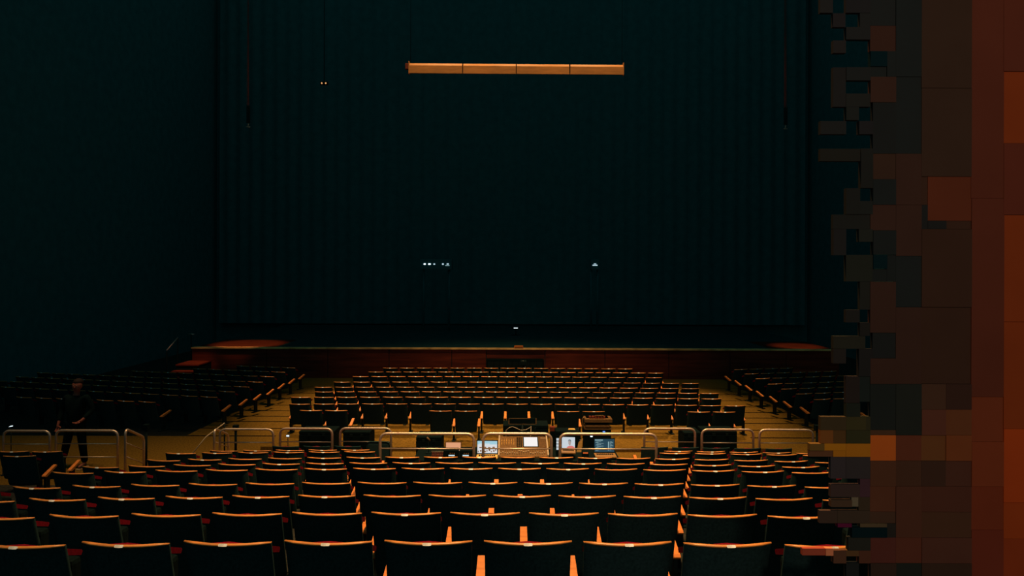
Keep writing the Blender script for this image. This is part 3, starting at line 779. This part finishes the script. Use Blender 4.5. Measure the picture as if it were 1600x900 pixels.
# black equipment cases standing about
def case(label, px0, px1, py0, D, depth=.5, name='flight_case'):
    a, b = P(px0, py0, D), P(px1, py0, D)
    t = thing(name, label, 'case', ((a.x + b.x) / 2, D, 0)); w = (b.x - a.x) / 2
    bm = bmesh.new(); box(bm, -w, w, 0, depth, .05, a.z - .07, .012); obj('body', bm, M['black_plastic'], t)
    bm = bmesh.new(); box(bm, -w, w, 0, depth, a.z - .065, a.z, .012); obj('lid', bm, M['black_plastic'], t)
    for sx in (-1, 1):
        for y in (.08, depth - .08):
            bm = bmesh.new(); bmesh.ops.create_cone(bm, segments=10, radius1=.025, radius2=.025, depth=.03, cap_ends=True, matrix=Matrix.Translation((sx * (w - .07), y, .025)) @ Matrix.Rotation(R(90), 4, 'Y')); obj('wheel', bm, M['black_metal'], t)
    for s in (-.4, .4):
        bm = bmesh.new(); box(bm, s * w - .03, s * w + .03, -.012, 0, a.z - .10, a.z - .04, .003); obj('latch', bm, M['black_metal'], t)
    return t
case('black flight case behind the left near rail, at the end of the desk', 650, 690, 683, 13.15)
case('long black case on the floor behind the mixing console, under the looped cable', 786, 857, 664.5, 13.6, .45)
case('low black case under the seats behind the second far rail from the left aisle', 467, 522, 674, 14.0)
case('low black case left of the near rails, behind the far rail', 536, 578, 675, 13.8)
case('low black case behind the second rail from the right', 1100, 1152, 674, 14.0)
case('low black case behind the rail right of the laptops', 1069, 1096, 676, 13.6)
# swivel chair with rounded back left of the near rails
p = P(592, 690, 12.35)
t = thing('office_chair', 'black round-backed office chair between the left far rail and near rail', 'chair', (p.x, 12.35, 0))
bm = bmesh.new(); box(bm, -.22, .2, -.02, .03, .40, p.z, .06); obj('backrest', bm, M['black_fabric'], t)
bm = bmesh.new(); box(bm, -.23, .23, 0, .45, .36, .42, .02); obj('seat', bm, M['black_fabric'], t)
bm = bmesh.new(); tube(bm, [(0, .2, .06), (0, .2, .36)], .025, 8); obj('column', bm, M['black_metal'], t)
for i in range(5):
    an = i * 2 * math.pi / 5
    bm = bmesh.new(); tube(bm, [(0, .2, .08), (.26 * math.cos(an), .2 + .26 * math.sin(an), .03)], .017, 6); obj('leg', bm, M['black_metal'], t)
# folded leaflets, cables and boxes round the rack
p = P(893, 672.5, 13.27)
t = thing('paper_sheet', 'pale sheet of paper lying on a case above the portrait laptop', 'paper', (p.x, 13.27, P(893, 673.5, 13.12).z + .001))
bm = bmesh.new(); prism(bm, [(-.07, -.05), (.07, -.06), (.06, .06), (-.05, .05)], 0, .005, 'Z'); obj('sheet', bm, M['paper'], t)
c = case('small black case carrying a pale sheet, above the portrait laptop', 868, 906, 673.5, 13.12, .3)
p = P(861, 671, 13.35)
t = thing('maroon_box', 'black box with a maroon lid standing between console and rack', 'box', (p.x + .04, 13.45, 0))
bm = bmesh.new(); box(bm, -.05, .05, 0, .12, 0, p.z - .06, .006); obj('body', bm, M['black_plastic'], t)
bm = bmesh.new(); box(bm, -.055, .055, -.005, .125, p.z - .06, p.z + .02, .004); obj('lid', bm, M['maroon_box'], t)
p = P(904, 684, 12.75)
t = thing('clipboard', 'tan clipboard leaning behind the portrait laptop', 'clipboard', (p.x, 12.72, DT))
bm = bmesh.new(); prism(bm, [(-.04, 0), (.05, 0), (.08, P(0, 681, 12.75).z - DT), (.0, P(0, 687, 12.75).z - DT)], 0, .006, 'Y'); obj('board', bm, M['paper'], t)
bm = bmesh.new(); box(bm, .02, .05, -.006, 0, P(0, 684, 12.75).z - DT, P(0, 682.5, 12.75).z - DT); obj('clip', bm, M['pale'], t)
pts = [P(x, y, 13.1) for x, y in ((791, 672), (796, 668), (801, 666.5), (807, 669), (814, 672.3), (822, 671.5), (828, 668), (830, 666))]
t = thing('looped_cable', 'thin pale cable looped over the back of the console desk', 'cable', (pts[0].x, 13.1, 0))
bm = bmesh.new(); og = Vector((pts[0].x, 13.1, 0)); tube(bm, [Vector((-.02, .0, .004))] + [q - og for q in pts] + [Vector((.42, .02, .004))], .006, 6); obj('wire', bm, M['pale'], t)
p = P(670, 686, 12.6)
t = thing('microphone', 'small tan gooseneck microphone at the left end of the desk', 'microphone', (p.x, 12.6, DT))
bm = bmesh.new(); tube(bm, [(0, 0, .01), (0, 0, .10), (-.01, 0, p.z - DT)], .006, 8); obj('stem', bm, M['black_metal'], t)
bm = bmesh.new(); tube(bm, [(-.035, 0, p.z - DT + .035), (.025, -.01, p.z - DT - .03)], .018, 8); obj('head', bm, M['tan'], t)
bm = bmesh.new(); box(bm, -.05, .05, -.05, .05, 0, .015); obj('base', bm, M['black_metal'], t)

# ================================================================== ABOVE AND ON STAGE
# hanging four-panel beam
a, b = P(639, 106, 20), P(974.5, 108.5, 20)
t = thing('hanging_beam', 'long honey-coloured hanging beam of four boards high above the seats', 'beam', (a.x, 20, a.z))
ud = (b - a).normalized(); Lb = (b - a).length
rot = Matrix(((ud.x, 0, -ud.z, 0), (0, 1, 0, 0), (ud.z, 0, ud.x, 0), (0, 0, 0, 1)))
for i in range(4):
    bm = bmesh.new()
    x0, x1 = i * Lb / 4 + .008, (i + 1) * Lb / 4 - .008
    prism(bm, [(0, -.15), (.03, -.15), (.10, .10), (.10, .15), (.055, .15), (.0, .075)], x0, x1, 'X')
    bmesh.ops.transform(bm, matrix=rot, verts=bm.verts); obj('board', bm, M['beam'], t)
for i in range(5):
    bm = bmesh.new(); x = i * Lb / 4
    box(bm, x - .012, x + .012, -.006, .12, -.12 if 0 < i < 4 else -.16, .165 if 0 < i < 4 else .20, .003)
    bmesh.ops.transform(bm, matrix=rot, verts=bm.verts); obj('bracket', bm, M['beam'] if i in (0, 4) else M['dark_strip'], t)
bm = bmesh.new(); box(bm, -.11, -.015, .0, .10, -.03, .14, .008); obj('end_box', bm, M['maroon_box'], t)
for x in (.04, Lb - .04):
    bm = bmesh.new(); q = rot @ Vector((x, .06, .17)); tube(bm, [q, (q.x, q.y, 9.5)], .006, 6); obj('hanging_cable', bm, M['black_metal'], t)
# hanging hoist lines at left and right
for (px, y0, y1, yb, lab) in ((386.5, 66, 168, 198, 'thin pair of hanging hoist lines with a hook block, upper left'), (1226, 70, 172, 201, 'thin hanging hoist line with a hook block, upper right')):
    D = 22.0
    p0, p1, pb = P(px, y0, D), P(px + 1, y1, D), P(px + 1.5, yb, D)
    t = thing('hoist_line', lab, 'cable', tuple(pb))
    for s in (-.022, .022):
        bm = bmesh.new(); tube(bm, [Vector((p1.x + s, D, p1.z)) - pb, Vector((p0.x + s * .6, D, 20.0)) - pb], .008, 6); obj('line', bm, M['maroon_box'], t)
    bm = bmesh.new(); box(bm, -.05, .05, -.03, .03, .12, .68, .01); obj('hook_block', bm, M['black_metal'], t)
    spot('hoist_fill', (p0.x + (1.5 if p0.x < 0 else -1.5), D - 3.0, p0.z - 3.2), (p0.x, D, p0.z - 1.2), 45, 36, 1, (1, .5, .2), .1)  # weak added spot, there only to make the line show
    bm = bmesh.new(); tube(bm, [(0, 0, .12), (0, 0, .03), (-.07, 0, .0), (.06, 0, -.01)], .016, 8); obj('hook', bm, M['pale'], t)
# twin small lamps
p = P(506, 130, 24)
t = thing('twin_lamp', 'pair of tiny warm lamps on a dark hanging bracket, upper left of the beam', 'lamp', tuple(p))
bm = bmesh.new(); box(bm, -.14, .14, 0, .1, -.05, .06, .01); obj('housing', bm, M['black_plastic'], t)
for s in (-.07, .07):
    bm = bmesh.new(); bmesh.ops.create_cone(bm, segments=12, radius1=.028, radius2=.022, depth=.03, cap_ends=True, matrix=Matrix.Translation((s, -.012, 0)) @ Matrix.Rotation(R(90), 4, 'X')); obj('lens', bm, M['led_warm'], t)
bm = bmesh.new(); tube(bm, [(0, .05, .06), (0, .05, 9)], .012, 6); obj('drop_rod', bm, M['black_metal'], t)
# equipment indicator lamps far on the stage: each a lamp on a dark tower
def tower(px, py, D, lab, lamps):
    c = P(px, py, D)
    t = thing('equipment_tower', lab, 'tower', (c.x, D, ST_Z))
    h = c.z - ST_Z
    ww = max(abs(P(l[0], py, D).x - c.x) for l in lamps) + .2
    bm = bmesh.new(); box(bm, -ww, ww, .05, .5, h - .25, h + .25, .02); obj('unit', bm, M['black_wall'], t)
    for s in (-1, 1):
        bm = bmesh.new(); tube(bm, [(s * ww * .8, .3, 0), (s * ww * .8, .3, h - .25)], .05, 8); obj('leg', bm, M['black_wall'], t)
    for (lx, ly, w_, h_, mt) in lamps:
        q = P(lx, ly, D) - Vector((c.x, D, ST_Z))
        bm = bmesh.new(); box(bm, q.x - w_ / 2, q.x + w_ / 2, .03, .06, q.z - h_ / 2, q.z + h_ / 2, .006); obj('indicator_lamp', bm, M[mt], t)
tower(681, 413, 33, 'dark stage tower with a row of five tiny white lamps', [(663.5, 412.7, .10, .07, 'led_white'), (671, 412.7, .12, .07, 'led_white'), (678.5, 412.7, .08, .06, 'led_cool'), (692, 412.7, .08, .07, 'led_cool'), (699.5, 412.5, .10, .05, 'led_cool'), (699, 414.8, .2, .03, 'lcd_text')])
tower(930, 413.5, 33, 'dark stage tower with one tiny white lamp, right of the five-lamp tower', [(930, 412.3, .12, .03, 'led_cool'), (930, 414.4, .24, .04, 'led_cool')])
p = P(806, 512.5, 31)
t = thing('stage_work_light', 'tiny white work light on a dark stand in the middle of the stage', 'lamp', (p.x, 31, ST_Z))
bm = bmesh.new(); tube(bm, [(0, .03, 0), (0, .03, p.z - ST_Z)], .02, 8); obj('pole', bm, M['black_metal'], t)
bm = bmesh.new(); box(bm, -.2, .2, -.05, .06, p.z - ST_Z - .03, p.z - ST_Z + .05, .01); obj('housing', bm, M['black_plastic'], t)
bm = bmesh.new(); box(bm, -.09, .09, -.058, -.05, p.z - ST_Z - .015, p.z - ST_Z + .018); obj('lens', bm, M['led_white'], t)
bm = bmesh.new(); box(bm, -.2, .2, -.15, .2, 0, .02); obj('foot', bm, M['black_metal'], t)
# tripod with small metal knobs before the stage
p = P(818, 566, 23.9)
t = thing('camera_tripod', 'dark camera on a tripod with glinting knobs before the stage centre', 'camera', (p.x, 23.9, -.09))
hz = p.z + .09
for k in range(3):
    an = R(90 + 120 * k); bm = bmesh.new(); tube(bm, [(0, 0, hz - .28), (.28 * math.cos(an), .28 * math.sin(an), .0)], .015, 6); obj('leg', bm, M['black_metal'], t)
bm = bmesh.new(); box(bm, -.10, .10, -.2, .12, hz - .08, hz + .06, .012); obj('camera_body', bm, M['black_plastic'], t)
bm = bmesh.new(); tube(bm, [(0, 0, hz - .30), (0, 0, hz - .08)], .03, 8); obj('head', bm, M['black_metal'], t)
for (dx, dz) in ((-.08, -.2), (.06, -.16), (.03, -.24), (-.02, .05), (.07, .03)):
    bm = bmesh.new(); bmesh.ops.create_icosphere(bm, subdivisions=1, radius=.02, matrix=Matrix.Translation((dx, -.10, hz + dz))); obj('knob', bm, M['pale'], t)

# ================================================================== THE MAN BEHIND THE LEFT RAIL
MD = 13.46
def J(px, py, dD=0): return P(px, py, MD + dD)
man = thing('person', 'man in dark clothes walking behind the left rail, hand at his hip', 'person', tuple(J(120, 733)))
man.location.z = 0; MO = Vector((man.location.x, MD, 0))
def skin_mesh(name, joints, edges, radii, mat, root, parent=man, sub=2):
    me = bpy.data.meshes.new(name)
    me.from_pydata([tuple(Vector(j)) for j in joints], edges, []); me.materials.append(mat)
    o = link(name, me, parent)
    sk = o.modifiers.new('skin', 'SKIN'); sk.use_smooth_shade = True
    for i, r in enumerate(radii):
        v = me.skin_vertices[0].data[i]; v.radius = r if isinstance(r, tuple) else (r, r); v.use_root = (i == root)
    s = o.modifiers.new('sub', 'SUBSURF'); s.levels = sub; s.render_levels = sub
    return o
# joints in metres relative to his feet; he faces the camera, a little to his right
pel = Vector((-.02, 0, .90)); chest = Vector((-.03, .0, 1.22)); neck = Vector((-.01, .0, 1.45)); head0 = Vector((.008, -.008, 1.515)); head1 = Vector((.025, -.03, 1.64))
hipR, hipL = pel + Vector((.09, 0, -.04)), pel + Vector((-.10, 0, -.04))
kneR, ankR, toeR = Vector((.13, -.03, .47)), Vector((.15, .02, .09)), Vector((.13, -.16, .035))
kneL, ankL, toeL = Vector((-.17, -.05, .48)), Vector((-.34, .10, .13)), Vector((-.42, -.04, .045))
shR, shL = Vector((.185, .0, 1.415)), Vector((-.205, .0, 1.415))
elR, wrR = Vector((.29, .03, 1.12)), Vector((.19, -.16, .96))
elL, wrL = Vector((-.30, .02, 1.12)), Vector((-.30, -.10, .88))
jaw = Vector((.018, -.042, 1.572)); crown = Vector((.028, -.018, 1.70))
Jn = [pel, chest, neck, head0, head1, hipR, kneR, ankR, toeR, hipL, kneL, ankL, toeL, shR, elR, wrR, shL, elL, wrL]
Ed = [(0, 1), (1, 2), (2, 3), (3, 19), (19, 4), (4, 20), (0, 5), (5, 6), (6, 7), (7, 8), (0, 9), (9, 10), (10, 11), (11, 12), (1, 13), (13, 14), (14, 15), (1, 16), (16, 17), (17, 18)]
Rd = [(.12, .085), (.125, .085), .06, .054, (.088, .102), .085, .055, .038, .03, .085, .055, .038, .03, .055, .042, .027, .055, .042, .027]
Jn += [jaw, crown]; Rd += [(.076, .088), (.07, .078)]
def hand(base, direction, side):
    """palm, four curled fingers of unequal length and a thumb from the palm's side"""
    d = direction.normalized(); s = Vector((1, 0, 0)) if abs(d.x) < .8 else Vector((0, 0, 1))
    s = (s - d * s.dot(d)).normalized(); n = d.cross(s)
    bi = Jn.index(base)
    pk = len(Jn); Jn.append(base + d * .06); Ed.append((bi, pk)); Rd.append((.036, .018))
    for f, L in enumerate((.062, .072, .068, .052)):
        o_ = (f - 1.5) * .019
        k = len(Jn); Jn.extend([base + d * .095 + s * o_, base + d * (.095 + L * .5) + s * o_ + n * .012, base + d * (.095 + L * .85) + s * o_ + n * .036])
        Ed.extend([(pk, k), (k, k + 1), (k + 1, k + 2)]); Rd.extend([.009, .0085, .008])
    k = len(Jn); Jn.extend([base + d * .05 + s * side * .045, base + d * .085 + s * side * .062 + n * .015]); Ed.extend([(pk, k), (k, k + 1)]); Rd.extend([.011, .009])
hand(wrR, Vector((-.5, -.55, -.25)), 1)
hand(wrL, Vector((0, -.25, -1)), 1)
body = skin_mesh('body', Jn, Ed, Rd, M['skin'], 0)
hd = head1
def small(name, loc, r, sc, mat, par=body):
    bm = bmesh.new(); bmesh.ops.create_uvsphere(bm, u_segments=14, v_segments=10, radius=r, matrix=Matrix.Translation(loc) @ Matrix.Diagonal((*sc, 1)))
    return obj(name, bm, mat, par, True)
small('hair', hd + Vector((.003, .026, .048)), .098, (.90, 1.0, .74), M['hair'])
small('nose', hd + Vector((0, -.088, -.04)), .016, (.8, 1, 1.3), M['skin'])
for s in (-1, 1):
    small('ear', hd + Vector((s * .078, .008, -.03)), .026, (.35, .7, 1.1), M['skin'])
    small('eye', hd + Vector((s * .030, -.074, -.012)), .011, (1, .6, .7), M['eye'])
small('mouth', hd + Vector((-.002, -.076, -.078)), .02, (1.2, .4, .3), M['maroon_box'])
skin_mesh('shirt', [pel + Vector((0, 0, -.07)), chest, neck + Vector((0, 0, -.0)), shR, elR, elR.lerp(wrR, .82), shL, elL, elL.lerp(wrL, .82)],
          [(0, 1), (1, 2), (1, 3), (3, 4), (4, 5), (1, 6), (6, 7), (7, 8)], [(.178, .138), (.178, .135), .074, .078, .058, .043, .074, .058, .043], M['cloth'], 0)
skin_mesh('trousers', [pel, hipR, kneR, ankR, hipL, kneL, ankL], [(0, 1), (1, 2), (2, 3), (0, 4), (4, 5), (5, 6)],
          [(.125, .105), .098, .078, .062, .098, .078, .062], M['cloth'], 0)
for an, to in ((ankR, toeR), (ankL, toeL)):
    s = skin_mesh('shoe', [an + Vector((0, .03, -.045)), an.lerp(to, .5) + Vector((0, 0, -.01)), to], [(0, 1), (1, 2)], [(.045, .045), (.048, .04), (.04, .028)], M['shoe'], 0, sub=1)
    bm = bmesh.new(); d = (to - an); d.z = 0; d.normalize(); sd = Vector((-d.y, d.x, 0))
    zz_ = min(to.z, an.z) - .035
    for v in prism(bm, [(-.045, -.06), (.045, -.06), (.05, .10), (.03, .21), (-.03, .21), (-.05, .10)], 0, .018, 'Z'):
        q = v.co.copy(); v.co = Vector((an.x, an.y, max(0, zz_))) + sd * q.x + d * q.y + Vector((0, 0, q.z))
    obj('sole', bm, M['sole'], s)
# dark bag he carries
